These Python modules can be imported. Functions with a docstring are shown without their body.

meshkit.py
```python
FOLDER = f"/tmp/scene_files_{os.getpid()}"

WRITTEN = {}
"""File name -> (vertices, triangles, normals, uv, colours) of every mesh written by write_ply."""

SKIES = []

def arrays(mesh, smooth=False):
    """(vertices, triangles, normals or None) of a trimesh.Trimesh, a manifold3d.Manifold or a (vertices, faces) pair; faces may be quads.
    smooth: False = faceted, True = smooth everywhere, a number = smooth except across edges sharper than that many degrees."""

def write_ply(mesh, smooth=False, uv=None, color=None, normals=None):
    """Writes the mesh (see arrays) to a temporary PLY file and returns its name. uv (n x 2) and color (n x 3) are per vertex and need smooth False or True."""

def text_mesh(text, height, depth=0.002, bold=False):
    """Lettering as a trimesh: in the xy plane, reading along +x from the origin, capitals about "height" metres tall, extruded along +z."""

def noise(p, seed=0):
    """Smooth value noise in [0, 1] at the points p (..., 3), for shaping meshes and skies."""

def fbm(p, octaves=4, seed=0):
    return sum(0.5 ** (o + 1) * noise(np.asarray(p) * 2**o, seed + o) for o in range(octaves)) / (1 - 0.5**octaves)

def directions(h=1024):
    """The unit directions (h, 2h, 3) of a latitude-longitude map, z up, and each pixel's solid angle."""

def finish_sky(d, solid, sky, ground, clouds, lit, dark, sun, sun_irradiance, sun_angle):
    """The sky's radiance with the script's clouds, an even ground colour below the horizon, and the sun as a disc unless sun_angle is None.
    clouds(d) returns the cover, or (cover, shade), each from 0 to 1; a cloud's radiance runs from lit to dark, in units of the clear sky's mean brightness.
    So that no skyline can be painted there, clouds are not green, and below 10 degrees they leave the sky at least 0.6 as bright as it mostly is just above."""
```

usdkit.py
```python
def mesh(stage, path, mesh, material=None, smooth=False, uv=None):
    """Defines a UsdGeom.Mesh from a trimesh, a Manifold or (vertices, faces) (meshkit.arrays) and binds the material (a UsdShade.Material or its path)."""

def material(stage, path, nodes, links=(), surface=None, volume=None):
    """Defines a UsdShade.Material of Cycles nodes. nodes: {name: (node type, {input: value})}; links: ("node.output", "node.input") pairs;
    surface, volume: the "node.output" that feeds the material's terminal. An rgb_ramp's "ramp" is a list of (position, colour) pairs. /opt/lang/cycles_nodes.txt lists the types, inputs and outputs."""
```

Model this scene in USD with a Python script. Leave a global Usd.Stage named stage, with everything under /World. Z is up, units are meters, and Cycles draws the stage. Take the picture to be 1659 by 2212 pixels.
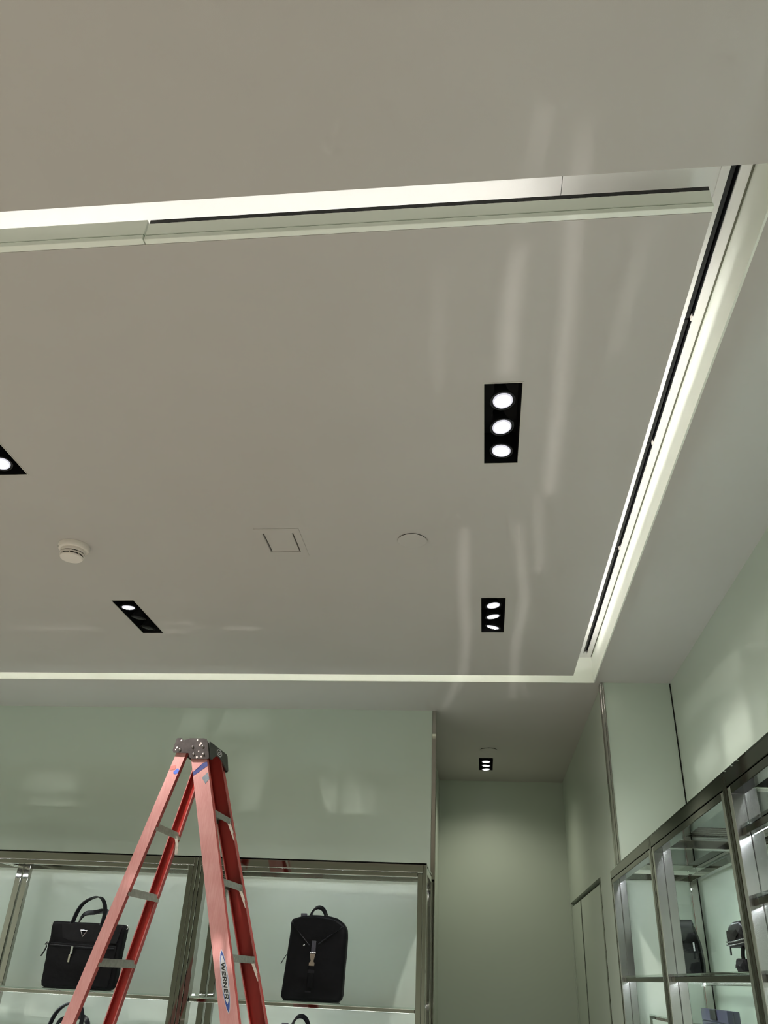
import math, random
import numpy as np, trimesh, manifold3d as m3
from shapely.geometry import Polygon, box as sbox, Point
from shapely import affinity
from shapely.ops import unary_union
from pxr import Usd, UsdGeom, UsdLux, UsdShade, Sdf, Gf
import usdkit, meshkit

stage = Usd.Stage.CreateInMemory()
UsdGeom.Xform.Define(stage, '/World')
UsdGeom.Scope.Define(stage, '/World/Looks')

# ---------------------------------------------------------------- camera
U, EYE = 1.6, 1.85          # one survey unit in metres; height of the lens above the floor
def cam():
    c = UsdGeom.Camera.Define(stage, '/World/camera')
    f_px, W = 1731.78, 1659.0
    c.CreateHorizontalApertureAttr(36.0)
    c.CreateFocalLengthAttr(36.0 * f_px / W)
    c.CreateClippingRangeAttr((0.05, 200.0))
    c.CreateFStopAttr(0.0)
    c.CreateExposureAttr(0.09)
    r = (0.9934, 0.1066, 0.0425); u = (0.0169, -0.5022, 0.8646); f = (-0.1135, 0.8582, 0.5006)
    R = np.array([r, u, [-x for x in f]], float)
    q, _ = np.linalg.qr(R.T); q = q * np.sign(np.sum(q * R.T, 0))
    R = q.T
    M = Gf.Matrix4d(*[float(x) for x in (*R[0], 0, *R[1], 0, *R[2], 0, 0, 0, EYE, 1)])
    c.AddTransformOp().Set(M)
cam()

# lamp strengths (the room has no daylight: its own lamps and led strips, plus added streak boxes)
SPOT = 13.0        # each bulb's beam
LENS = 6.0         # glow of a bulb's face
COVE = 22.0        # led strips in the ceiling cove
SHELF_LED = 42.0    # led strips in the cabinets
SPOT_RGB = (1.0, 0.97, 0.92)
COVE_RGB = (1.0, 0.972, 0.945)
LED_RGB = (0.88, 0.95, 1.0)

# ---------------------------------------------------------------- materials
L = '/World/Looks/'
def principled(name, color, rough=0.5, metal=0.0, var=None, scale=30.0, bump=0.0, bscale=200.0, **kw):
    n = {'p': ('principled_bsdf', {'base_color': color, 'roughness': rough, 'metallic': metal, **kw})}
    ln = []
    if var is not None or bump:
        n['tc'] = ('texture_coordinate', {})
    if var is not None:
        n['nz'] = ('noise_texture', {'scale': scale, 'detail': 4.0})
        n['rp'] = ('rgb_ramp', {'ramp': [(0.3, color), (0.72, var)]})
        ln += [('tc.object', 'nz.vector'), ('nz.fac', 'rp.fac'), ('rp.color', 'p.base_color')]
    if bump:
        n['bn'] = ('noise_texture', {'scale': bscale, 'detail': 3.0})
        n['bp'] = ('bump', {'strength': bump, 'distance': 0.002})
        ln += [('tc.object', 'bn.vector'), ('bn.fac', 'bp.height'), ('bp.normal', 'p.normal')]
    return usdkit.material(stage, L + name, n, ln, surface='p.BSDF')
def emitter(name, color, strength):
    return usdkit.material(stage, L + name, {'e': ('emission', {'color': color, 'strength': strength})}, [], surface='e.emission')
def srgb(r, g, b):
    f = lambda c: (c / 255 / 12.92) if c <= 10 else ((c / 255 + 0.055) / 1.055) ** 2.4
    return (f(r), f(g), f(b))

M = {}
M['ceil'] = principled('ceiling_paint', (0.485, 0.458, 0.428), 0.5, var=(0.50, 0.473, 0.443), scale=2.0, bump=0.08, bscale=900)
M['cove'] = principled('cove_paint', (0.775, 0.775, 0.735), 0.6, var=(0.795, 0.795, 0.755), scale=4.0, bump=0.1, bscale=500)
M['mint'] = principled('mint_lacquer', (0.528, 0.592, 0.508), 0.3, var=(0.543, 0.607, 0.523), scale=1.5)
M['mint_edge'] = principled('mint_plaster_strip', (0.83, 0.87, 0.78), 0.45, var=(0.85, 0.885, 0.80), scale=6)
M['mint_dark'] = principled('dark_green_joint', (0.12, 0.2, 0.11), 0.6)
M['added_dark_carpet'] = principled('added_dark_carpet', (0.2, 0.19, 0.15), 0.9, var=(0.24, 0.225, 0.18), scale=80)  # dark colour for the added floor patch that dims the alcove
M['joint_shade'] = principled('olive_joint_shade', (0.16, 0.17, 0.12), 0.6)  # dark colour standing for the shade in an open gap
M['floor'] = principled('pale_stone', (0.66, 0.6, 0.54), 0.25, var=(0.7, 0.64, 0.58), scale=3.0)
M['steel'] = principled('polished_steel', (0.43, 0.415, 0.38), 0.05, 1.0)
M['steel_soft'] = principled('polished_steel_soft', (0.55, 0.54, 0.51), 0.16, 1.0)
M['steel_inner'] = principled('brushed_steel', (0.66, 0.645, 0.63), 0.2, 1.0)
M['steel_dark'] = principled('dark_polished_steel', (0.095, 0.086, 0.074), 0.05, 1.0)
M['black'] = principled('black_metal', (0.006, 0.006, 0.007), 0.5)
M['black_slot'] = principled('black_slot_paint', (0.012, 0.013, 0.014), 0.45)
M['white_plastic'] = principled('white_plastic', (0.78, 0.72, 0.66), 0.4)
M['grey_dark'] = principled('dark_vent', (0.02, 0.018, 0.015), 0.7)
M['frame_pale'] = principled('pale_lamp_rim', (0.5, 0.48, 0.43), 0.5)
M['lens'] = emitter('lamp_lens_glow', (0.98, 0.98, 1.0), LENS)
M['lens_dim'] = emitter('lamp_ring_glow', (0.93, 0.92, 1.0), 0.75)
M['cove_led'] = emitter('cove_led_glow', COVE_RGB, COVE)
M['cove_led_near'] = emitter('cove_led_glow_near', COVE_RGB, COVE * 0.43)
M['shelf_led'] = emitter('shelf_led_glow', LED_RGB, SHELF_LED)
M['shelf_led_low'] = emitter('shelf_led_low_glow', LED_RGB, SHELF_LED * 0.6)
M['nylon'] = principled('black_nylon', (0.0022, 0.0022, 0.0026), 0.6, var=(0.0045, 0.0042, 0.005), scale=25, bump=0.5, bscale=60, specular_ior_level=0.12)
M['leather'] = principled('black_leather', (0.005, 0.0046, 0.006), 0.32, var=(0.009, 0.0085, 0.011), scale=40, bump=0.15, bscale=300, specular_ior_level=0.3)
M['strap_grey'] = principled('charcoal_leather', (0.045, 0.043, 0.055), 0.35, var=(0.06, 0.058, 0.07), scale=60)
M['buckle'] = principled('brushed_buckle', (0.72, 0.66, 0.58), 0.28, 1.0)
M['silver'] = principled('silver_hardware', (0.85, 0.85, 0.86), 0.18, 1.0)
M['purple'] = principled('dark_violet_leather', (0.035, 0.03, 0.07), 0.28, var=(0.05, 0.045, 0.10), scale=12)
M['cap'] = principled('worn_grey_cap', (0.045, 0.036, 0.035), 0.4, var=(0.08, 0.066, 0.064), scale=22, bump=0.2, bscale=120)
M['cap_dark'] = principled('dark_cap_front', (0.03, 0.034, 0.028), 0.5, var=(0.05, 0.052, 0.045), scale=20)
M['rivet'] = principled('rivet_steel', (0.32, 0.29, 0.28), 0.35, 1.0)
M['alu'] = principled('scuffed_aluminium', (0.62, 0.58, 0.54), 0.38, 1.0, var=(0.46, 0.44, 0.40), scale=60)
M['alu_green'] = principled('dull_step_aluminium', (0.34, 0.36, 0.31), 0.5, 0.6, var=(0.22, 0.24, 0.21), scale=80)
M['tape_blue'] = principled('blue_tape', (0.045, 0.06, 0.21), 0.5, var=(0.06, 0.075, 0.26), scale=50)
M['tape_bright'] = principled('bright_blue_tape', (0.09, 0.17, 0.62), 0.5)
M['tape_grey'] = principled('grey_duct_tape', (0.2, 0.23, 0.27), 0.45, var=(0.26, 0.29, 0.33), scale=70)
M['label_white'] = principled('label_white', (0.72, 0.72, 0.74), 0.4, var=(0.6, 0.6, 0.63), scale=90)
M['label_blue'] = principled('label_blue', (0.05, 0.09, 0.33), 0.4)
M['ink'] = principled('label_ink', (0.012, 0.014, 0.012), 0.5)
M['paint_spot'] = principled('dried_paint', (0.7, 0.6, 0.58), 0.6)
M['rubber'] = principled('black_rubber', (0.02, 0.02, 0.02), 0.7)
# fibreglass: saturated red resin, chalky pink where the outer web has weathered (mesh attribute "worn")
M['fibre'] = usdkit.material(stage, L + 'fibreglass_red', {
    'at': ('attribute', {'attribute': 'worn'}), 'tc': ('texture_coordinate', {}),
    'mp': ('mapping', {'scale': (160, 160, 6)}),
    'nz': ('noise_texture', {'scale': 1.0, 'detail': 5.0, 'roughness': 0.6}),
    'nb': ('noise_texture', {'scale': 9.0, 'detail': 4.0}),
    'red': ('rgb_ramp', {'ramp': [(0.3, (0.33, 0.018, 0.014)), (0.75, (0.42, 0.03, 0.022))]}),
    'pink': ('rgb_ramp', {'ramp': [(0.3, (0.55, 0.225, 0.21)), (0.7, (0.70, 0.37, 0.355))]}),
    'mx': ('mix', {'mix_type': 'mix'}), 'add': ('math', {'math_type': 'add'}), 'ml': ('math', {'math_type': 'multiply', 'value2': 0.5}),
    'p': ('principled_bsdf', {'roughness': 0.42})},
    [('tc.object', 'mp.vector'), ('mp.vector', 'nz.vector'), ('tc.object', 'nb.vector'), ('nz.fac', 'add.value1'), ('nb.fac', 'add.value2'),
     ('add.value', 'ml.value1'), ('ml.value', 'red.fac'), ('ml.value', 'pink.fac'), ('at.fac', 'mx.fac'), ('red.color', 'mx.color1'), ('pink.color', 'mx.color2'),
     ('mx.color', 'p.base_color')], surface='p.BSDF')
M['glass'] = usdkit.material(stage, L + 'clear_glass', {
    't': ('transparent_bsdf', {'color': (0.93, 0.97, 0.95)}), 'g': ('glossy_bsdf', {'color': (1, 1, 1), 'roughness': 0.02}),
    'f': ('fresnel', {'IOR': 1.45}), 'm': ('mix_closure', {})},
    [('f.fac', 'm.fac'), ('t.BSDF', 'm.closure1'), ('g.BSDF', 'm.closure2')], surface='m.closure')
M['glass_edge'] = principled('green_glass_edge', (0.30, 0.42, 0.36), 0.15)

# ---------------------------------------------------------------- mesh helpers (world metres unless said)
def V(x, y, z): return np.array([x * U, y * U, EYE + z * U])
def cat(*ms):
    ms = [m for m in ms if m is not None]
    return trimesh.util.concatenate([tm(m) for m in ms])
def tm(m):
    if isinstance(m, trimesh.Trimesh): return m
    a = m.to_mesh(); return trimesh.Trimesh(a.vert_properties[:, :3], a.tri_verts, process=False)
def bx(x0, x1, y0, y1, z0, z1, bev=0.0):
    if x1 < x0: x0, x1 = x1, x0
    if y1 < y0: y0, y1 = y1, y0
    if z1 < z0: z0, z1 = z1, z0
    if bev <= 0:
        m = trimesh.creation.box([x1 - x0, y1 - y0, z1 - z0]); m.apply_translation([(x0 + x1) / 2, (y0 + y1) / 2, (z0 + z1) / 2]); return m
    b = min(bev, (x1 - x0) / 2.2, (y1 - y0) / 2.2, (z1 - z0) / 2.2)
    pts = []
    for x, sx in ((x0, 1), (x1, -1)):
        for y, sy in ((y0, 1), (y1, -1)):
            for z, sz in ((z0, 1), (z1, -1)):
                pts += [(x, y + sy * b, z + sz * b), (x + sx * b, y, z + sz * b), (x + sx * b, y + sy * b, z)]
    return tm(m3.Manifold.hull_points(np.array(pts, np.float64)))
def ubx(x0, x1, y0, y1, z0, z1, bev=0.0):     # survey units, z above the eye
    a, b = V(x0, y0, z0), V(x1, y1, z1)
    return bx(a[0], b[0], a[1], b[1], a[2], b[2], bev)
def extrude(poly, z0, z1):
    m = trimesh.creation.extrude_polygon(poly, z1 - z0); m.apply_translation([0, 0, z0]); return m
def frame_mat(o, x, y):                       # columns: x, y, x cross y, origin
    x = np.asarray(x, float); y = np.asarray(y, float); x = x / np.linalg.norm(x); z = np.cross(x, y); z /= np.linalg.norm(z); y = np.cross(z, x)
    T = np.eye(4); T[:3, 0], T[:3, 1], T[:3, 2], T[:3, 3] = x, y, z, o
    return T
def plate(poly, o, x, y, t):                  # outline in the plane (x, y) at o, thickness t along x cross y
    m = cat(*[trimesh.creation.extrude_polygon(g, t) for g in getattr(poly, 'geoms', [poly])]); m.apply_transform(frame_mat(o, x, y)); return m
def lathe(profile, n=40):
    return trimesh.creation.revolve(np.array(profile, float), sections=n)
def cyl(r, h, o=(0, 0, 0), axis=(0, 0, 1), n=24):
    m = trimesh.creation.cylinder(radius=r, height=h, sections=n)
    m.apply_transform(trimesh.geometry.align_vectors([0, 0, 1], axis)); m.apply_translation(o); return m
def sweep(path, w, t, wdir, closed=False):    # a flat band: width w along wdir, thickness t
    P = np.asarray(path, float); n = len(P); wd = np.asarray(wdir, float)
    wd = np.tile(wd, (n, 1)) if wd.ndim == 1 else wd
    T = np.gradient(P, axis=0); T /= np.linalg.norm(T, axis=1, keepdims=True)
    wd = wd - T * np.sum(wd * T, 1, keepdims=True); wd /= np.linalg.norm(wd, axis=1, keepdims=True)
    N = np.cross(T, wd)
    c = [P + wd * w / 2 * a + N * t / 2 * b for a, b in ((-1, -1), (1, -1), (1, 1), (-1, 1))]
    v = np.stack(c, 1).reshape(-1, 3); f = []
    for i in range(n - 1):
        for k in range(4):
            a, b = i * 4 + k, i * 4 + (k + 1) % 4
            f += [[a, b, b + 4], [a, b + 4, a + 4]]
    f += [[0, 2, 1], [0, 3, 2], [4 * n - 4, 4 * n - 3, 4 * n - 2], [4 * n - 4, 4 * n - 2, 4 * n - 1]]
    m = trimesh.Trimesh(v, f, process=False); trimesh.repair.fix_normals(m); return m
def rod(path, r, n=8):
    P = np.asarray(path, float); T = np.gradient(P, axis=0); T /= np.linalg.norm(T, axis=1, keepdims=True)
    ref = np.array([0.31, 0.2, 0.93]); A = np.cross(T, ref); A /= np.linalg.norm(A, axis=1, keepdims=True); B = np.cross(T, A)
    ang = np.arange(n) * 2 * np.pi / n
    v = (P[:, None] + r * (np.cos(ang)[None, :, None] * A[:, None] + np.sin(ang)[None, :, None] * B[:, None])).reshape(-1, 3); f = []
    for i in range(len(P) - 1):
        for k in range(n):
            a, b = i * n + k, i * n + (k + 1) % n
            f += [[a, b, b + n], [a, b + n, a + n]]
    v = np.vstack([v, P[0], P[-1]]); k0, k1 = len(v) - 2, len(v) - 1; e = (len(P) - 1) * n
    for k in range(n):
        f += [[k0, (k + 1) % n, k], [k1, e + k, e + (k + 1) % n]]
    m = trimesh.Trimesh(v, f, process=False); trimesh.repair.fix_normals(m); return m
def ring(R, r, o, axis, n=20):
    m = trimesh.creation.torus(R, r, major_sections=n, minor_sections=8)
    m.apply_transform(trimesh.geometry.align_vectors([0, 0, 1], axis)); m.apply_translation(o); return m
def spline(pts, n=40):
    from scipy.interpolate import CubicSpline
    P = np.asarray(pts, float); s = np.r_[0, np.cumsum(np.linalg.norm(np.diff(P, axis=0), axis=1))]
    return CubicSpline(s, P)(np.linspace(0, s[-1], n))

# ---------------------------------------------------------------- scene helpers
COUNT = {}
def numbered(parent, name):
    k = (parent, name); i = COUNT.get(k, 0); COUNT[k] = i + 1
    return f'{parent}/{name}' + (f'_{i:03d}' if i else '')
def props(prim, label=None, category=None, group=None, kind=None):
    for k, v in (('label', label), ('category', category), ('group', group), ('kind', kind)):
        if v: prim.SetCustomDataByKey(k, v)
class Node:
    def __init__(self, path, loc, rz=0.0):
        self.path, self.loc, self.rz = path, np.asarray(loc, float), rz
        c, s = math.cos(-rz), math.sin(-rz); self.R = np.array([[c, -s, 0], [s, c, 0], [0, 0, 1]])
def thing(name, label, category, loc, rz=0.0, group=None, kind=None):
    p = numbered('/World', name); x = UsdGeom.Xform.Define(stage, p)
    x.AddTranslateOp().Set(Gf.Vec3d(*map(float, loc)))
    if rz: x.AddRotateZOp().Set(math.degrees(rz))
    props(x.GetPrim(), label, category, group, kind)
    return Node(p, loc, rz)
def part(parent, name, mesh, mat, smooth=False, label=None, local=False, worn=None, kind=None):
    p = numbered(parent.path, name)
    mesh = tm(mesh).copy()
    if not local:
        mesh.vertices = (mesh.vertices - parent.loc) @ parent.R.T
    g = usdkit.mesh(stage, p, mesh, mat, smooth)
    props(g.GetPrim(), label, kind=kind)
    if worn is not None:
        UsdGeom.PrimvarsAPI(g).CreatePrimvar('worn', Sdf.ValueTypeNames.FloatArray, 'vertex').Set([float(w) for w in worn])
    return Node(p, parent.loc, parent.rz)
def struct(name, mesh, mat, smooth=False):
    p = numbered('/World', name); g = usdkit.mesh(stage, p, mesh, mat, smooth); props(g.GetPrim(), kind='structure'); return Node(p, (0, 0, 0))
def copy_of(src, name, label, loc, rz=0.0, group=None):
    was = stage.GetPrimAtPath(src.path).GetCustomData()
    n = thing(name, label, was['category'], loc, rz, group or was.get('group'))
    pr = stage.GetPrimAtPath(n.path); pr.GetReferences().AddInternalReference(src.path); pr.SetInstanceable(True)
    return n

# ---------------------------------------------------------------- setting
XR, YF, XL, YB = 0.717, 3.42, -2.95, -3.0       # right wall, back wall, left wall, wall behind the camera
YA = 4.82                                        # back of the alcove
ZF = -EYE / U                                    # floor
WT = 0.08
struct('floor', ubx(XL - WT, XR + WT, YB - WT, YA + WT, ZF - 0.05, ZF), M['floor'])
struct('floor', ubx(-0.235, 0.4655, 3.1, YA, ZF + .0001, ZF + .004), M['added_dark_carpet'])  # unseen dark carpet, added to cut floor bounce and darken the alcove
struct('wall_left', ubx(XL - WT, XL, YB - WT, YF + 0.05, ZF, 1.0), M['mint'])
struct('wall_right', ubx(XR, XR + WT, YB - WT, 3.0285, ZF, 1.0), M['mint'])
struct('wall_front', ubx(XL, XR, YB - WT, YB, ZF, 1.0), M['mint'])
struct('wall_back', ubx(XL, -0.2, YF, YF + 0.05, ZF, 1.0), M['mint'])
struct('wall_alcove_left', ubx(-0.6, -0.236, YF + 0.051, YA, ZF, 1.0), M['mint'])
struct('wall_alcove_back', ubx(-0.6, XR + WT, YA, YA + WT, ZF, 1.0), M['mint'])
# right-hand block: its front is the narrow return panel, its left side holds the alcove door
blk = m3.Manifold.cube(np.array([(XR - 0.0045 - 0.466) * U, (YA - 3.03) * U, (1.0 - ZF) * U])).translate(V(0.466, 3.03, ZF))
a, b = V(0.46, 3.545, ZF - 0.01), V(0.498, 4.79, 0.377)
blk = blk - m3.Manifold.cube(b - a).translate(a)
struct('wall_return', tm(blk), M['mint'])
struct('wall_filler', ubx(XR - 0.0045, XR + WT, 3.034, YA, ZF, 1.0), M['grey_dark'])   # bottom of the dark corner joint
# steel corner trims
struct('trim_1', ubx(-0.1995, -0.182, YF - 0.001, YF + 0.052, ZF, 0.9995, 0.002), M['steel'])
struct('trim_2', ubx(0.4575, 0.4655, 3.0275, 3.068, ZF, 0.9985, 0.0015), M['steel'])
struct('trim_3', ubx(0.4657, 0.4715, 3.0262, 3.0299, ZF, 0.9985, 0.001), M['steel'])
# alcove door: two leaves with open joints
door = thing('door_1', None, None, V(0.47, 4.17, ZF), kind='structure')
part(door, 'leaf', ubx(0.470, 0.492, 3.572, 4.322, ZF + 0.004, 0.3575, 0.003), M['mint'])
part(door, 'leaf', ubx(0.470, 0.492, 4.338, 4.784, ZF + 0.004, 0.3575, 0.003), M['mint'])
part(door, 'edge_trim', ubx(0.4682, 0.4698, 3.572, 3.604, ZF + .004, 0.3575, .0006), M['steel_dark'])
part(door, 'edge_trim', ubx(0.4687, 0.4698, 4.338, 4.362, ZF + .004, 0.3575, .0006), M['steel_dark'])
part(door, 'rebate', ubx(0.493, 0.4975, 3.546, 4.789, ZF + 0.002, 0.3765), M['grey_dark'])

# ceiling: soffit with a rectangular recess, a dropped panel hanging in it, led cove round the panel
RX0, RX1, RY0, RY1 = -2.55, 0.435, 0.77, 3.03
SX0, SX1, SXF, SY0, SY1 = -2.466, 0.3565, 0.352, 0.849, 2.951
ZCV = 1.10
W2 = lambda p: affinity.scale(p, U, U, origin=(0, 0))
LAMPS = {'A': (0.0575, 1.367), 'B': (0.049, 2.377), 'C': (-1.1225, 2.383), 'D': (-1.0985, 1.3675), 'F': (-2.25, 2.38), 'G': (-2.25, 1.37)}
SOFF = {'E': (0.0320, 4.400), 'H': (0.05, -0.1), 'I': (-1.1, -0.1), 'J': (0.05, -1.5), 'K': (-1.1, -1.5), 'P': (-2.25, -0.8)}
LW, LH = 0.0375, 0.1395
def slot(c): return sbox(c[0] - LW, c[1] - LH, c[0] + LW, c[1] + LH)
PLATES = [(-0.1675, 1.8635, 0.0385, 'slab'), (0.0445, 4.089, 0.0425, 'soffit')]
acc = sbox(-0.562, 1.8155, -0.479, 1.9195)
slab = Polygon([(SX0, SY0), (SX1, SY0), (SXF, SY1), (SX0, SY1)])
for c in LAMPS.values(): slab = slab.difference(slot(c))
slab = slab.difference(acc).difference(Point(PLATES[0][:2]).buffer(PLATES[0][2] * 0.97, 32))
soff = sbox(XL, YB, XR, YA).difference(sbox(RX0 - .004, RY0, RX1 + .004, RY1 + .004))
for c in SOFF.values(): soff = soff.difference(slot(c))
soff = soff.difference(Point(PLATES[1][:2]).buffer(PLATES[1][2] * 0.97, 32))
zs = V(0, 0, 1.0)[2]
ceil = thing('ceiling', None, None, (0, 0, zs), kind='structure')
part(ceil, 'soffit', extrude(W2(soff), zs, zs + 0.03), M['ceil'])
part(ceil, 'dropped_panel', extrude(W2(slab), zs, zs + 0.018), M['ceil'])
# recess: board over it (two boards meet in a hairline seam) and its four sides
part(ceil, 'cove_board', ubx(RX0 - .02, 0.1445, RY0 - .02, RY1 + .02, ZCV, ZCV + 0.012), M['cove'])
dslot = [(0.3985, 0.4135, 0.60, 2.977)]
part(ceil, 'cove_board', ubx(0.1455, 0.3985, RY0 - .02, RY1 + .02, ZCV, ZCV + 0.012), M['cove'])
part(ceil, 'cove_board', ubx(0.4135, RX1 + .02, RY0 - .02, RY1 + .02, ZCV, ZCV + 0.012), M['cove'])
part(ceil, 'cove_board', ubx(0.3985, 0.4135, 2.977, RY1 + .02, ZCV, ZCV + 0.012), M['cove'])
part(ceil, 'cove_side', ubx(RX1, RX1 + .0039, RY0, RY1 + .0039, 1.0001, ZCV), M['mint_edge'])
part(ceil, 'cove_side', ubx(RX0 - .0039, RX0, RY0, RY1 + .0039, 1.0001, ZCV), M['mint_edge'])
part(ceil, 'cove_side', ubx(RX0, RX1, RY1, RY1 + .0039, 1.0001, ZCV), M['mint_edge'])
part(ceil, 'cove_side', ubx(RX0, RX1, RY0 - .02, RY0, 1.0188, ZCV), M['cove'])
# upstand strips round the panel: a bead, a dark joint, a strip above it
jx = -0.5197
def upstand(x0, x1, y0, y1, h, along, face):
    part(ceil, 'edge_bead', ubx(x0, x1, y0, y1, 1.0, 1.0095, 0.001), M['mint_edge'])
    if along == 'x':
        part(ceil, 'edge_joint', ubx(x0, x1, y0 + .0025 * face, y1, 1.0095, 1.0125), M['mint_dark'])
        part(ceil, 'edge_strip', ubx(x0, x1, y0 + .0012 * face, y1, 1.0125, h, 0.0012), M['mint_edge'])
    else:
        part(ceil, 'edge_joint', ubx(x0, x1 - .002, y0, y1, 1.0095, 1.0125), M['mint_dark'])
        part(ceil, 'edge_strip', ubx(x0, x1, y0, y1, 1.0125, h, 0.0012), M['mint_edge'])
upstand(SX0, jx - .0008, SY0 - .0125, SY0 - .0003, 1.0455, 'x', 1)
upstand(jx + .0008, SX1, SY0 - .0105, SY0 - .0003, 1.0385, 'x', 1)
part(ceil, 'black_gasket', ubx(jx + .002, SX1, SY0 - .0085, SY0 + .0035, 1.0385, 1.0478, .001), M['black'])
part(ceil, 'edge_strip', ubx(SXF - .009, SXF, SY0 + .004, SY1, 1.01127, 1.029, .001), M['mint_edge'])
part(ceil, 'edge_strip', ubx(SX0, SXF - .0092, SY1 - .009, SY1, 1.01127, 1.029, .001), M['mint_edge'])
part(ceil, 'edge_strip', ubx(SX0, SX0 + .009, SY0 + .004, SY1 - .0092, 1.01127, 1.029, .001), M['mint_edge'])
# hangers that carry the panel
for hx in (-2.2, -1.5, -0.7, 0.2):
    for hy in (1.05, 1.95, 2.8):
        part(ceil, 'hanger', cyl(0.005, (ZCV - 1.0113) * U - .002, V(hx, hy, (ZCV + 1.0113) / 2)), M['steel_soft'])
# led strips lying on the panel, behind the upstands
part(ceil, 'led_strip', ubx(SX0 + .1, 0.12, SY0 + .02, SY0 + .034, 1.0113, 1.0185), M['cove_led_near'])
part(ceil, 'led_strip', ubx(SXF - .070, SXF - .056, 1.05, 2.82, 1.0113, 1.0185), M['cove_led'])
part(ceil, 'led_strip', ubx(SX0 + .1, 0.2, SY1 - .064, SY1 - .05, 1.0113, 1.0185), M['cove_led'])

# ---------------------------------------------------------------- linear air diffuser in the cove
d = thing('air_diffuser', 'long black slot air diffuser running along the right side of the cove', 'air vent', V(0.406, 1.9, ZCV))
zc = ZCV - 0.0002
part(d, 'frame', ubx(0.3845, 0.3985, 0.78, 3.012, ZCV - .003, zc, .0006), M['cove'])
part(d, 'frame', ubx(0.4135, 0.4305, 0.78, 3.012, ZCV - .003, zc, .0006), M['cove'])
part(d, 'frame', ubx(0.3985, 0.4135, 2.977, 3.012, ZCV - .003, zc, .0006), M['cove'])
part(d, 'joint_shade', ubx(0.4312, 0.4346, 0.78, 3.012, ZCV - .0012, zc), M['joint_shade'])  # flat dark strip: shadow gap beside the cove face put in as colour
part(d, 'joint_shade', ubx(0.3845, 0.4346, 3.0125, 3.016, ZCV - .0012, zc), M['joint_shade'])  # same painted gap shade across the far end
ys = [0.775, 1.1844, 1.5936, 2.1245, 2.976]
part(d, 'plenum', cat(ubx(0.3986, 0.4134, .775, 2.9765, ZCV + .02, ZCV + .0235), ubx(0.3986, 0.3995, .775, 2.9765, ZCV, ZCV + .02), ubx(0.4125, 0.4134, .775, 2.9765, ZCV, ZCV + .02)), M['black_slot'])
for a, b in zip(ys[:-1], ys[1:]):
    part(d, 'blade', ubx(0.4003, 0.4085, a + .002, b - .002, ZCV + .004, ZCV + .008, .0006), M['black_slot'])
for y in (1.1844, 1.5936, 2.1245):
    part(d, 'clip', ubx(0.4105, 0.4134, y - .012, y, ZCV - .001, ZCV + .006, .0005), M['white_plastic'])

# ---------------------------------------------------------------- recessed downlights
def spot(path, pos, direction, power, angle=56.0, soft=0.5, r=0.03, rgb=SPOT_RGB):
    l = UsdLux.SphereLight.Define(stage, path)
    l.CreateRadiusAttr(r); l.CreateIntensityAttr(1.0); l.CreateNormalizeAttr(True); l.CreateIntensityAttr(power); l.CreateColorAttr(Gf.Vec3f(*rgb))
    s = UsdLux.ShapingAPI.Apply(l.GetPrim()); s.CreateShapingConeAngleAttr(angle); s.CreateShapingConeSoftnessAttr(soft)
    z = -np.asarray(direction, float); z /= np.linalg.norm(z); x = np.cross([0.1, 1, 0], z); x /= np.linalg.norm(x); y = np.cross(z, x)
    l.AddTransformOp().Set(Gf.Matrix4d(*[float(v) for v in (*x, 0, *y, 0, *z, 0, *pos, 1)]))
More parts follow.
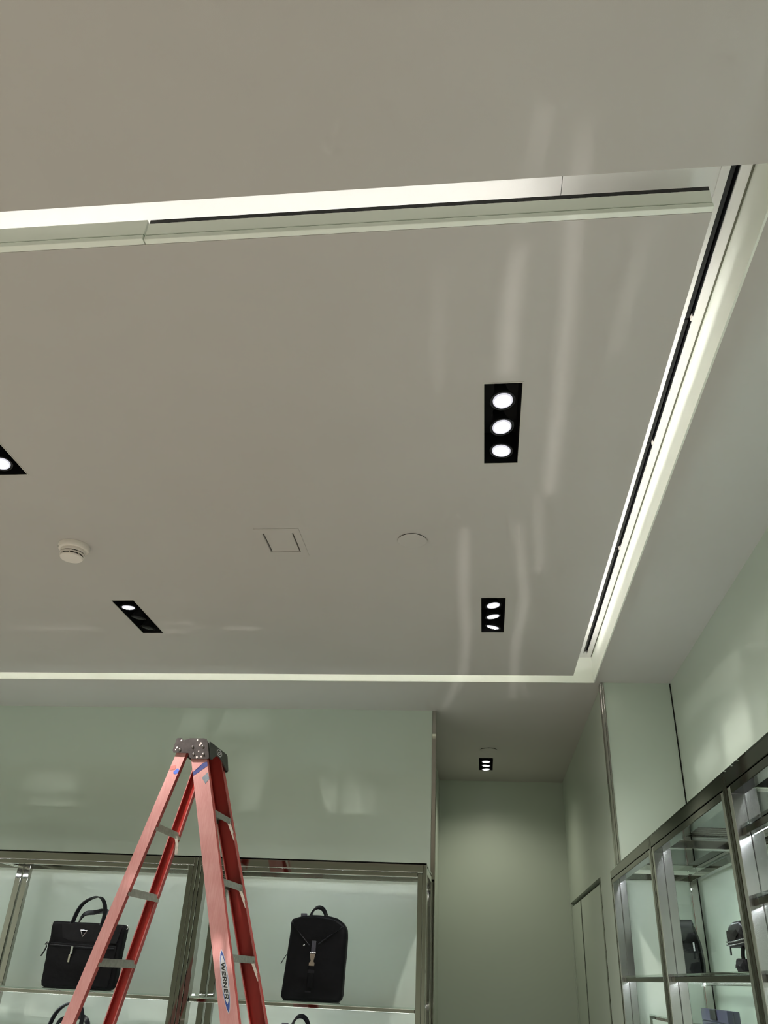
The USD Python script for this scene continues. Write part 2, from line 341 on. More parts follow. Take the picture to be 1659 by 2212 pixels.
def downlight(c, label, tilts, lit=(1, 1, 1), zl=0.9965, power=SPOT, angle=68.0, rgb=SPOT_RGB, soft=1.0):
    """c: centre in survey units; tilts: the way each bulb's face leans (x, y slopes)."""
    o = V(c[0], c[1], 1.0)
    t = thing('recessed_downlight', label, 'ceiling light', o, group='recessed triple downlights')
    w, h = LW * U, LH * U; x0, x1, y0, y1 = o[0] - w, o[0] + w, o[1] - h, o[1] + h; z0 = o[2]; zt = z0 + 0.135
    g = .0006
    part(t, 'housing', cat(bx(x0 + g, x0 + .002, y0 + g, y1 - g, z0 + .0004, zt), bx(x1 - .002, x1 - g, y0 + g, y1 - g, z0 + .0004, zt), bx(x0 + g, x1 - g, y0 + g, y0 + .002, z0 + .0004, zt),
                           bx(x0 + g, x1 - g, y1 - .002, y1 - g, z0 + .0004, zt), bx(x0 + g, x1 - g, y0 + g, y1 - g, zt - .002, zt)), M['black'])
    rim = sbox(x0 - .0035, y0 - .0035, x1 + .0035, y1 + .0035).difference(sbox(x0 + .0012, y0 + .0012, x1 - .0012, y1 - .0012))
    part(t, 'rim', extrude(rim, z0 - .0012, z0 - .0002), M['frame_pale'])
    for k, (sx, sy) in enumerate(tilts):
        d_ = np.array([sx, sy, -1.0]); d_ /= np.linalg.norm(d_)
        p0 = np.array([o[0], o[1] + (k - 1) * 0.0875 * U, V(0, 0, zl)[2]])
        A = trimesh.geometry.align_vectors([0, 0, -1], d_); A[:3, 3] = p0
        # local: the face looks down -z at z = 0
        body = lathe([(0.0, 0.075), (0.018, 0.075), (0.022, 0.045), (0.036, 0.008), (0.0405, 0.006), (0.0405, 0.0), (0.0378, 0.0), (0.0375, 0.004), (0.0, 0.004)], 36); body.apply_transform(A)
        b_ = part(t, 'bulb', body, M['black'], 40)
        ringm = lathe([(0.0272, -0.001), (0.0318, -0.0006), (0.0318, 0.003), (0.0272, 0.003), (0.0272, -0.001)], 36); ringm.apply_transform(A)
        lens = lathe([(0.0, -0.0055), (0.012, -0.005), (0.021, -0.0035), (0.0270, -0.0008), (0.0270, 0.003), (0.0, 0.003)], 36); lens.apply_transform(A)
        part(b_, 'lens', lens, M['lens'] if lit[k] else M['black'], 40)
        part(b_, 'reflector_ring', ringm, M['lens_dim'] if lit[k] else M['black'], 40)
        if lit[k]:
            spot(f'{t.path}/beam_{k:03d}', p0 + d_ * 0.045 - t.loc, d_, power, angle, soft, rgb=rgb)
    return t
downlight(LAMPS['A'], 'largest triple downlight in view, all three bulbs facing us', [(0.10, -0.14), (0.16, -0.14), (-0.07, -0.06)])
downlight(LAMPS['B'], 'triple downlight near the far right corner of the dropped ceiling panel, three narrow bulbs', [(0.14, -0.01), (0.16, 0.09), (-0.22, 0.16)])
downlight(LAMPS['C'], 'slanting triple downlight above the ladder, only one bulb showing', [(0.02, 0.09), (-0.2, 0.2), (-0.2, 0.2)], lit=(1, 0, 0), power=SPOT * 2)
downlight(LAMPS['D'], 'triple downlight cut off by the left edge of the photo', [(-0.1, -0.1), (-0.1, -0.1), (0.12, -0.12)])
downlight(SOFF['E'], 'small triple downlight in the alcove ceiling beside the round cover plate', [(0.0, -0.02), (-0.05, -0.02), (0.06, -0.02)], zl=0.992, power=SPOT * 0.20, angle=74.0, soft=1.0, rgb=(1.0, 0.95, 0.80))
for k, n in (('F', 'far left of the panel'), ('G', 'near left of the panel')):
    downlight(LAMPS[k], f'triple downlight in the {n}, outside the photo', [(0, 0)] * 3, lit=(0, 1, 0), power=SPOT * 3)
for k, n in (('H', 'right of the camera'), ('I', 'left of the camera'), ('J', 'right rear of the shop'), ('K', 'middle rear of the shop'), ('P', 'far left of the camera')):
    downlight(SOFF[k], f'triple downlight in the soffit {n}, outside the photo', [(0, 0)] * 3, lit=(0, 1, 0), power=SPOT * 3)

# ---------------------------------------------------------------- added streak boxes out of view
# Invented lamp boxes: slots cut to throw streaks standing for reflections off polished steel.
CEIL_SLOTS = [
    [(0.1535, 0.6780), (0.1478, 0.7433), (0.1452, 0.8594), (0.1500, 0.9833), (0.1538, 1.1176), (0.1557, 1.2775), (0.1567, 1.4363), (0.1612, 1.6464), (0.1852, 1.6519), (0.1823, 1.4424), (0.1812, 1.2834), (0.1787, 1.1226), (0.1743, 0.9872), (0.1676, 0.8634), (0.1633, 0.7466), (0.1584, 0.6790)],
    [(0.0750, 0.8812), (0.0628, 0.9263), (0.0540, 0.9973), (0.0498, 1.1118), (0.0515, 1.2096), (0.0761, 1.2125), (0.0780, 1.1161), (0.0802, 1.0028), (0.0818, 0.9321), (0.0835, 0.8843)],
    [(0.1011, 0.6106), (0.0947, 0.6662), (0.0889, 0.7280), (0.0867, 0.7733), (0.0919, 0.7748), (0.0978, 0.7304), (0.1044, 0.6687), (0.1069, 0.6120)],
    [(0.2618, 0.8720), (0.2540, 0.9897), (0.2502, 1.1581), (0.2604, 1.1622), (0.2632, 0.9934), (0.2688, 0.8749)],
    [(-0.0525, 0.9110), (-0.0621, 1.0585), (-0.0717, 1.2244), (-0.0655, 1.2248), (-0.0556, 1.0590), (-0.0481, 0.9114)],
    [(0.1429, 1.6483), (0.1683, 2.0382), (0.1810, 2.0377), (0.1516, 1.6481)],
    [(0.1499, 2.0506), (0.1882, 2.0514), (0.1872, 2.0368), (0.1492, 2.0360)],
    [(0.1010, 1.7816), (0.1097, 1.9617), (0.1316, 2.2513), (0.1200, 2.4772), (0.1115, 2.6584), (0.1162, 2.9181), (0.1233, 3.2440), (0.1496, 3.2478), (0.1470, 2.9218), (0.1417, 2.6680), (0.1483, 2.4928), (0.1551, 2.2526), (0.1268, 1.9589), (0.1124, 1.7806)],
    [(0.2033, 3.2490), (0.1655, 2.9645), (0.1496, 2.9806), (0.1898, 3.2641)],
    [(-0.0352, 1.8003), (-0.0445, 1.9560), (-0.0540, 2.2509), (-0.0510, 2.4851), (-0.0693, 2.8555), (-0.1169, 3.1386), (-0.1606, 3.3646), (-0.1402, 3.4075), (-0.0902, 3.1836), (-0.0365, 2.8769), (-0.0207, 2.4845), (-0.0288, 2.2489), (-0.0232, 1.9574), (-0.0211, 1.8017)],
    [(-1.0792, 2.4441), (-0.9739, 2.4443), (-0.9465, 2.4713), (-0.9918, 2.4986), (-1.0906, 2.4985), (-1.0984, 2.5199), (-0.9979, 2.5198), (-0.9367, 2.4713), (-0.9665, 2.4241), (-1.0718, 2.4237)],
    [(-0.8595, 2.4965), (-0.7374, 2.4945), (-0.7302, 2.4655), (-0.8500, 2.4632)],
    [(-1.6407, 2.4939), (-1.3322, 2.4941), (-1.3191, 2.4644), (-1.6244, 2.4638)],
]
RIGHT_SLOTS = [
    [(2.9451, 0.8522), (2.4915, 0.8317), (2.1745, 0.8114), (2.1948, 0.7803), (2.5269, 0.8049), (2.8532, 0.8194)],
    [(2.7005, 0.7487), (2.2458, 0.7449), (2.2389, 0.7270), (2.6357, 0.7413)],
    [(2.4750, 0.6953), (2.2130, 0.6904), (2.2182, 0.5764), (2.4826, 0.5716)],
    [(2.1545, 0.8211), (1.9491, 0.8000), (1.9573, 0.7874), (2.1470, 0.8051)],
    [(2.8520, 0.6622), (2.5615, 0.6653), (2.5523, 0.6283), (2.6957, 0.6052), (2.8591, 0.6109)],
    [(2.1124, 0.6691), (2.0990, 0.6649), (2.1181, 0.5929), (2.1315, 0.5965)],
]
BACK_SLOTS = [
    [(-1.3810, 0.9486), (-0.9283, 0.9542), (-0.9355, 0.9276), (-1.3654, 0.9219)],
    [(-1.9574, 0.6832), (-1.7394, 0.6876), (-1.7354, 0.6547), (-1.9529, 0.6520)],
    [(-1.9168, 0.5684), (-1.7102, 0.5695), (-1.7063, 0.5285), (-1.9095, 0.5272)],
    [(-0.7488, 0.6605), (-0.7222, 0.6704), (-0.6988, 0.5427), (-0.7238, 0.5421)],
    [(-0.6494, 0.6944), (-0.6259, 0.6949), (-0.6052, 0.5272), (-0.6281, 0.5266)],
    [(-0.5468, 0.6853), (-0.5274, 0.6857), (-0.5057, 0.5227), (-0.5285, 0.5221)],
    [(-0.4825, 0.6829), (-0.4687, 0.6795), (-0.4509, 0.5241), (-0.4660, 0.5237)],
    [(-0.9990, 0.7795), (-0.9848, 0.7797), (-1.0186, 0.6547), (-1.0311, 0.6582)],
    [(-0.9405, 0.8000), (-0.9243, 0.8003), (-0.9495, 0.5546), (-0.9731, 0.5540)],
]
UP = 27  # strength of the added streak lamps
def added_streak_box(label, Lp, plates, power, r):
    """Lp: lamp (survey units); plates: list of (axis, distance to the plate, target plane, slots)."""
    c = V(*Lp); t = thing('added_streak_box', label, 'light box', c * [1, 1, 0], group='added slotted streak boxes')
    dist = {ax: dd * U for ax, dd, _, _ in plates}
    hx, hy, hz = dist.get('x', .12 * U), dist.get('y', .12 * U), dist.get('z', .21 * U)
    lo = c - [.12 * U, .12 * U, .06 * U]; hi = c + [hx, hy, hz]
    if 'z' in dist: lo[:2] = c[:2] - .84 * U * .5; hi[:2] = c[:2] + .36 * U * .5; lo[1] = c[1] - .2 * U; hi[1] = c[1] + .34 * U
    g = .003
    walls = {'x0': (lo[0], lo[0] + g, lo[1], hi[1], lo[2], hi[2]), 'x': (hi[0] - g, hi[0], lo[1], hi[1], lo[2], hi[2]), 'y0': (lo[0], hi[0], lo[1], lo[1] + g, lo[2], hi[2]),
             'y': (lo[0], hi[0], hi[1] - g, hi[1], lo[2], hi[2]), 'z0': (lo[0], hi[0], lo[1], hi[1], lo[2], lo[2] + g), 'z': (lo[0], hi[0], lo[1], hi[1], hi[2] - g, hi[2])}
    for ax, dd, plane, slots_ in plates:
        k = {'x': 0, 'y': 1, 'z': 2}[ax]; o2 = [i for i in range(3) if i != k]
        rect = sbox(lo[o2[0]], lo[o2[1]], hi[o2[0]], hi[o2[1]])
        for pl_ in slots_:
            pp = []
            for q in pl_:
                w = {'x': (plane, *q), 'y': (q[0], plane, q[1]), 'z': (*q, plane)}[ax]; w = V(*w)
                f = (dist[ax] - .0005) / (w[k] - c[k]); h = c + (w - c) * f; pp.append((h[o2[0]], h[o2[1]]))
            rect = rect.difference(Polygon(pp).buffer(0))
        h0 = c.copy() * 0; h0[k] = hi[k] - .001
        ex = [(0, 1, 0), (1, 0, 0), (1, 0, 0)][k]; ey = [(0, 0, 1), (0, 0, 1), (0, 1, 0)][k]
        part(t, 'slotted_plate', plate(rect, h0, ex, ey, .001 if k != 1 else -.001), M['black'])
        walls.pop(ax)
    for w in walls.values(): part(t, 'panel', bx(*w), M['black'])
    part(t, 'stand', bx(c[0] - .1, c[0] + .1, c[1] - .1, c[1] + .1, 0.0, lo[2] - .001, .004), M['steel_soft'])
    l = UsdLux.SphereLight.Define(stage, t.path + '/lamp'); l.CreateRadiusAttr(r); l.CreateNormalizeAttr(True); l.CreateIntensityAttr(power); l.CreateColorAttr(Gf.Vec3f(*SPOT_RGB))
    l.AddTranslateOp().Set(Gf.Vec3d(*map(float, c - t.loc)))
added_streak_box('added unseen light box with a slotted lid, throwing streaks on the ceiling', (0.02, 1.75, -0.99), [('z', 0.36, 1.0, CEIL_SLOTS)], UP, .006)
added_streak_box('added unseen light box on a stand, slotted sides throwing streaks on the walls', (-0.72, 1.62, -0.42), [('x', 0.15, XR, RIGHT_SLOTS), ('y', 0.15, YF, BACK_SLOTS)], UP * 2.3, .0065)

# ---------------------------------------------------------------- small ceiling fittings
def cover(c, label):
    o = V(c[0], c[1], 1.0); r = c[2] * U
    t = thing('round_cover_plate', label, 'cover plate', o)
    part(t, 'cup', cat(cyl(r * .965, .003, o + [0, 0, .028], n=48), trimesh.creation.annulus(r * .93, r * .966, .024, sections=48, transform=trimesh.transformations.translation_matrix(o + [0, 0, .014]))), M['grey_dark'])
    plate_ = lathe([(0, -.0065), (r * .8, -.006), (r * .97, -.005), (r, -.0042), (r * .985, -.0034), (0, -.0034)], 64); plate_.apply_translation(o)
    part(t, 'disc', plate_, M['ceil'], 30)
    part(t, 'stem', cyl(.006, .031, o + [0, 0, .0115]), M['grey_dark'])
cover(PLATES[0], 'flat round cover plate on the dropped panel, right of the square hatch')
cover(PLATES[1], 'flat round cover plate in the alcove ceiling just before the small downlight')

o = V(-0.52, 1.868, 1.0)
t = thing('access_hatch', 'square painted access hatch with thin dark joints in the dropped ceiling panel', 'access hatch', o)
part(t, 'door_panel', ubx(-0.5582, -0.4828, 1.8168, 1.91935, 1.0003, 1.006, .0005), M['ceil'])
part(t, 'backing', ubx(-0.566, -0.475, 1.811, 1.924, 1.0114, 1.0145), M['grey_dark'])
fr = W2(sbox(-0.580, 1.790, -0.460, 1.946).difference(sbox(-0.563, 1.8145, -0.478, 1.9205)))
part(t, 'frame', extrude(fr, zs - .0022, zs - .0002), M['ceil'])

o = V(-1.1115, 1.872, 1.0); r = 0.0425 * U
t = thing('smoke_detector', 'cream plastic smoke detector with two dark vent rings on the dropped ceiling panel', 'smoke detector', o)
def lat(prof):
    m = lathe([(a * r, -b * r) for a, b in prof], 56); m.apply_translation(o); return m
part(t, 'base', lat([(0, 0.004), (0.99, 0.004), (1.0, 0.05), (0.985, 0.22), (0.93, 0.34), (0.82, 0.38), (0.0, 0.38)]), M['white_plastic'], 35)
part(t, 'body', lat([(0, 0.38), (0.80, 0.38), (0.80, 0.50), (0.775, 0.56), (0, 0.56)]), M['white_plastic'], 35)
part(t, 'vent', lat([(0, 0.56), (0.70, 0.56), (0.70, 0.83), (0, 0.83)]), M['grey_dark'], 35)
part(t, 'vent_ring', lat([(0.66, 0.635), (0.775, 0.635), (0.77, 0.72), (0.66, 0.72), (0.66, 0.635)]), M['white_plastic'], 35)
part(t, 'cap', lat([(0, 0.80), (0.73, 0.80), (0.735, 0.86), (0.69, 0.93), (0.58, 0.965), (0, 0.975)]), M['white_plastic'], 35)
for k in range(8):
    a = k * math.pi / 4 + .25
    rib = bx(r * .69, r * .74, -.0015, .0015, -r * .82, -r * .55); rib.apply_transform(trimesh.transformations.rotation_matrix(a, [0, 0, 1])); rib.apply_translation(o)
    part(t, 'rib', rib, M['white_plastic'])
a = math.radians(215); part(t, 'indicator', cyl(.0032, .003, o + [r * .93 * math.cos(a), r * .93 * math.sin(a), -.28 * r]), M['grey_dark'])

# ---------------------------------------------------------------- steel and glass display cabinets
# each bay is built in its own frame: u across the front, d into the depth, z up from the floor
def bay(name, label, loc, rz, Wd, D, ztop, shelves, lower, group, side_glass=False, steel='steel', inner='steel'):
    t = thing(name, label, 'display cabinet', loc, rz, group)
    H = EYE + ztop * U
    W_, D_ = Wd * U, D * U
    P = lambda n, m, mat, **k: part(t, n, m, mat, local=True, **k)
    a, b = 0.0015, 0.0015 + 0.0205          # outer flange
    c, e = b + 0.0018, b + 0.0018 + 0.0275  # inner flange
    for s in (0, 1):
        X = (lambda u: u) if s == 0 else (lambda u: W_ - u)
        P('outer_post', bx(X(a), X(b), 0.0, 0.036, 0.0, H, .0015), M[steel])
        P('inner_post', bx(X(c), X(e), 0.0012, 0.036, 0.0, H - .042, .0015), M[inner])
        P('liner_post', bx(X(c), X(e - .003), 0.0385, 0.072, 0.0, H - .046, .0015), M[inner])
        P('rear_post', bx(X(a + .004), X(a + .041), D_ - .040, D_ - .004, 0.0, H - .004, .0018), M['steel'])
        P('side_rail', bx(X(a + .002), X(a + .028), .0365, D_ - .041, H - .040, H - .010, .0015), M['steel'])
    P('top_rail', bx(b + .0005, W_ - b - .0005, 0.0, 0.036, H - .038, H, .0015), M[steel])
    P('inner_rail', bx(e + .0005, W_ - e - .0005, 0.0012, 0.040, H - .0625, H - .040, .0015), M[steel])
    P('rear_rail', bx(a + .042, W_ - a - .042, D_ - .036, D_ - .008, H - .042, H - .012, .0015), M['steel'])
    P('glass_top', bx(a + .001, W_ - a - .001, 0.004, D_ - .006, H + .0004, H + .0084), M['glass'])
    P('led_strip', bx(e + .01, W_ - e - .01, .0405, .048, H - .047, H - .041), M['shelf_led'])
    if side_glass:
        P('side_glass', bx(a + .010, a + .018, .074, D_ - .042, 0.05, H - .042), M['glass'])
    for z in list(shelves) + list(lower):
        zz = EYE + z * U
        P('shelf_bar', bx(e + .003, W_ - e - .003, .014, .036, zz - .026, zz - .0085, .0015), M[steel])
        P('bar_cap', bx(e + .0004, e + .003, .015, .035, zz - .025, zz - .009), M['black'])
        P('bar_cap', bx(W_ - e - .003, W_ - e - .0004, .015, .035, zz - .025, zz - .009), M['black'])
        P('rear_bar', bx(a + .042, W_ - a - .042, D_ - .034, D_ - .016, zz - .024, zz - .0085, .0015), M['steel'])
        P('glass_shelf', bx(e + .003, W_ - e - .003, .012, D_ - .010, zz - .008, zz), M['glass'])
        P('shelf_led', bx(e + .01, W_ - e - .01, .0365, .046, zz - .022, zz - .014), M['shelf_led_low'])
    P('plinth', bx(.06, W_ - .06, .08, D_ - .06, 0.0, 0.10, .002), M['steel_soft'])
    return t
YL, DL, ZT = 3.0, 0.332, 0.338
WL = 0.8145
def lbase(k): v = V(-0.1865 - WL * (k + 1), YL, 0); v[2] = 0.0; return v
GL = 'steel display bays along the back wall'
bay('display_cabinet', 'polished steel display bay on the back wall holding the black backpack, next to the alcove', lbase(0), 0, WL, DL, ZT, [-0.083], [-0.413], GL)
src = Node('/World/display_cabinet', lbase(0))
copy_of(src, 'display_cabinet', 'polished steel display bay on the back wall holding the black tote bag, behind the ladder', lbase(1), 0, GL)
copy_of(src, 'display_cabinet', 'empty polished steel display bay at the far left edge of the back wall', lbase(2), 0, GL)
XRF, DR, WR, ZTR = 0.43, 0.275, 0.738, 0.338
def rbase(k): v = V(XRF, 3.008 - WR * k, 0); v[2] = 0.0; return v
GR = 'steel display bays along the right wall'
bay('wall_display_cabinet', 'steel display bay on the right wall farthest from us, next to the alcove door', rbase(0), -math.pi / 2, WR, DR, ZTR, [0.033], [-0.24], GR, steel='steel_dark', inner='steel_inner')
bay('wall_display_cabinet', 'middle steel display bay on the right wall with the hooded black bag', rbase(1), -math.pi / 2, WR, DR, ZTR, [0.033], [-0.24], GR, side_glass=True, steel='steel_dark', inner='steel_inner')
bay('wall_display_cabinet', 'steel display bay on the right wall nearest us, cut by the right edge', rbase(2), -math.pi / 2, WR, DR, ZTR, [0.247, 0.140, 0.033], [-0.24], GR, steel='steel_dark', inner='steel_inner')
copy_of(Node('/World/wall_display_cabinet', (0, 0, 0)), 'wall_display_cabinet', 'steel display bay on the right wall beside the camera, outside the photo', rbase(3), -math.pi / 2, GR)

# steel riser on the lower shelf of the far right bay
t = thing('display_riser', 'low thin steel display riser on the lower shelf of the far right bay', 'display stand', V(0.57, 2.63, -0.24))
z1, z0 = -0.069, -0.2399
for x in (0.50, 0.655):
    for y in (2.305, 2.945):
        part(t, 'leg', ubx(x, x + .007, y, y + .007, z0, z1 - .0072, .0006), M['steel'])
for x in (0.50, 0.655): part(t, 'rail', ubx(x, x + .007, 2.305, 2.952, z1 - .007, z1, .0006), M['steel'])
for y in (2.305, 2.945): part(t, 'crossbar', ubx(.5072, .6548, y, y + .007, z1 - .007, z1, .0006), M['steel'])
part(t, 'glass_top', ubx(.50, .662, 2.305, 2.952, z1 + .0002, z1 + .004), M['glass'])
t = thing('wallet', 'dark violet leather wallet standing on the riser in the right wall cabinet', 'wallet', V(.6, 2.5, z1 + .0042))
zw = z1 + .0043
part(t, 'cover', ubx(.585, .600, 2.37, 2.64, zw, zw + .027, .002), M['purple'])
part(t, 'cover', ubx(.603, .618, 2.38, 2.65, zw, zw + .026, .002), M['purple'])
part(t, 'lining', ubx(.5995, .6035, 2.385, 2.635, zw, zw + .024, .001), M['leather'])
part(t, 'tab', ubx(.5815, .5852, 2.47, 2.53, zw + .004, zw + .0265, .0012), M['leather'])

# ---------------------------------------------------------------- bags
def pillow(outline, depth, rim, n=7, wrinkle=0.0, seed=0, res=70):
    """A soft slab: outline (x, z) facing -y, thickness depth along +y, rounded rims."""
    poly = Polygon(outline).buffer(0)
    if poly.geom_type != 'Polygon': poly = max(poly.geoms, key=lambda g: g.area)
    b = np.asarray(poly.exterior.coords)[:-1]
    if Polygon(b).exterior.is_ccw is False: b = b[::-1]
    s = np.r_[0, np.cumsum(np.linalg.norm(np.diff(np.vstack([b, b[:1]]), axis=0), axis=1))]
    q = np.linspace(0, s[-1], res, endpoint=False)
    bb = np.vstack([b, b[:1]]); ox = np.interp(q, s, bb[:, 0]); oz = np.interp(q, s, bb[:, 1])
    cx, cz = poly.centroid.x, poly.centroid.y
    hw = (b[:, 0].max() - b[:, 0].min()) / 2; hh = (b[:, 1].max() - b[:, 1].min()) / 2
    rings = []
    for k in range(n + 1):                      # front rim, side, back rim
        a = math.pi / 2 * k / n
        rings.append((rim * (1 - math.sin(a)), rim * (1 - math.cos(a))))
    prof = [(i, y) for i, y in rings] + [(i, depth - y) for i, y in rings[::-1]]
    prof = [(rim * 1.0 + hw * .35, -0.010), (rim + hw * .12, -0.004)] + prof + [(rim + hw * .12, depth + 0.004), (rim + hw * .35, depth + .008)]
    vs = []
    for inset, y in prof:
        fx, fz = 1 - inset / hw, 1 - inset / hh
        vs.append(np.c_[cx + (ox - cx) * fx, np.full(res, y), cz + (oz - cz) * fz])
    v = np.vstack(vs); f = []
    for i in range(len(prof) - 1):
        for k in range(res):
            a_, b_ = i * res + k, i * res + (k + 1) % res
            f += [[a_, b_, b_ + res], [a_, b_ + res, a_ + res]]
    v = np.vstack([v, [cx, -0.012, cz], [cx, depth + .01, cz]]); e = (len(prof) - 1) * res
    for k in range(res):
        f += [[len(v) - 2, (k + 1) % res, k], [len(v) - 1, e + k, e + (k + 1) % res]]
    m = trimesh.Trimesh(v, f, process=False); trimesh.repair.fix_normals(m)
    if wrinkle:
        nz = meshkit.fbm(m.vertices * 14 + seed) if hasattr(meshkit, 'fbm') else 0
        m.vertices += m.vertex_normals * (np.asarray(nz).reshape(-1, 1) * wrinkle)
    return m
def at(o):
    return lambda m: (m.apply_translation(o), m)[1]

# backpack: outline in metres about its base centre, x to the right, z up
def backpack(label, base):
    t = thing('backpack', label, 'backpack', base)
    T = at(base)
    ol = [(-.168, .012), (-.155, .002), (-.10, 0), (.10, 0), (.150, .001), (.163, .02), (.166, .12), (.170, .22), (.171, .31), (.168, .345), (.152, .375), (.115, .400), (.06, .411), (-.02, .413), (-.075, .408), (-.14, .392), (-.148, .380), (-.146, .33), (-.153, .25), (-.158, .15), (-.166, .06)]
    part(t, 'body', T(pillow(ol, .105, .030, wrinkle=.004, seed=3)), M['nylon'], 50)
    k = lambda x, z, y=-.004: (x, y, z)
    part(t, 'flap', T(plate(Polygon([(-.132, .372), (-.02, .243), (.012, .243), (.148, .362), (.10, .392), (.0, .402), (-.09, .397)]).buffer(-.006).buffer(.006), (0, -.0075, 0), (1, 0, 0), (0, 0, 1), .006)), M['nylon'])
    part(t, 'flap_seam', T(rod(spline([k(-.140, .376, .004), k(-.085, .318, -.012), k(-.028, .262, -.013)], 12), .0028)), M['leather'], True)
    part(t, 'flap_seam', T(rod(spline([k(.156, .362, .004), k(.09, .318, -.012), k(.022, .270, -.013)], 12), .0028)), M['leather'], True)
    part(t, 'strap', T(bx(-.014, .010, -.0185, -.0135, .215, .285, .0015)), M['strap_grey'])
    bk = Polygon([(-.021, .165), (.009, .165), (.009, .178), (.003, .187), (.007, .205), (.010, .222), (-.018, .222), (-.016, .205), (-.012, .187), (-.021, .178)])
    part(t, 'buckle', T(plate(bk, (0, -.014, 0), (1, 0, 0), (0, 0, 1), .006)), M['buckle'])
    part(t, 'buckle_bar', T(rod([(-.018, -.017, .2235), (-.018, -.018, .229), (.011, -.018, .229), (.011, -.017, .2235)], .0022)), M['silver'], True)
    part(t, 'strap_end', T(bx(-.022, .008, -.017, -.0135, .062, .163, .0015)), M['nylon'])
    part(t, 'loop', T(bx(-.026, .012, -.0185, -.0165, .130, .146, .001)), M['leather'])
    part(t, 'loop', T(bx(-.031, .000, -.0165, -.0135, .040, .046, .001)), M['leather'])
    hp = spline([(-.043, .05, .405), (-.036, .048, .430), (-.015, .046, .452), (.012, .046, .454), (.034, .048, .436), (.046, .05, .405)], 26)
    part(t, 'handle', T(sweep(hp, .024, .011, (0.2, 0.85, 0.5))), M['leather'], 40)
    part(t, 'tab', T(bx(-.098, -.062, .03, .036, .404, .422, .002)), M['strap_grey'])
    part(t, 'side_pull', T(sweep(spline([(-.158, .03, .215), (-.170, .022, .195), (-.184, .018, .168)], 8), .006, .003, (0, 1, 0))), M['leather'])
    part(t, 'zip_ring', T(ring(.004, .0012, (-.147 + .09, -.0155, .262), (0, 1, 0))), M['silver'], True)
    for sx in (-.08, .08):
        part(t, 'shoulder_strap', T(sweep(spline([(sx, .108, .37), (sx * 1.15, .135, .25), (sx * 1.2, .120, .06)], 16), .05, .008, (1, 0, 0))), M['nylon'], 40)
    return t
zsL = EYE - 0.083 * U + .0005
backpack('black nylon backpack with a silver buckle on the upper shelf of the right-hand bay', (V(-0.578, 3.135, 0)[0], V(0, 3.105, 0)[1], zsL))
lb = np.array([V(-0.612, 0, 0)[0], V(0, 3.105, 0)[1], EYE - 0.413 * U + .0005])
pl = copy_of(Node('/World/backpack', (0, 0, 0)), 'backpack', 'backpack on the lower shelf of which only the handle top shows at the bottom edge', lb)

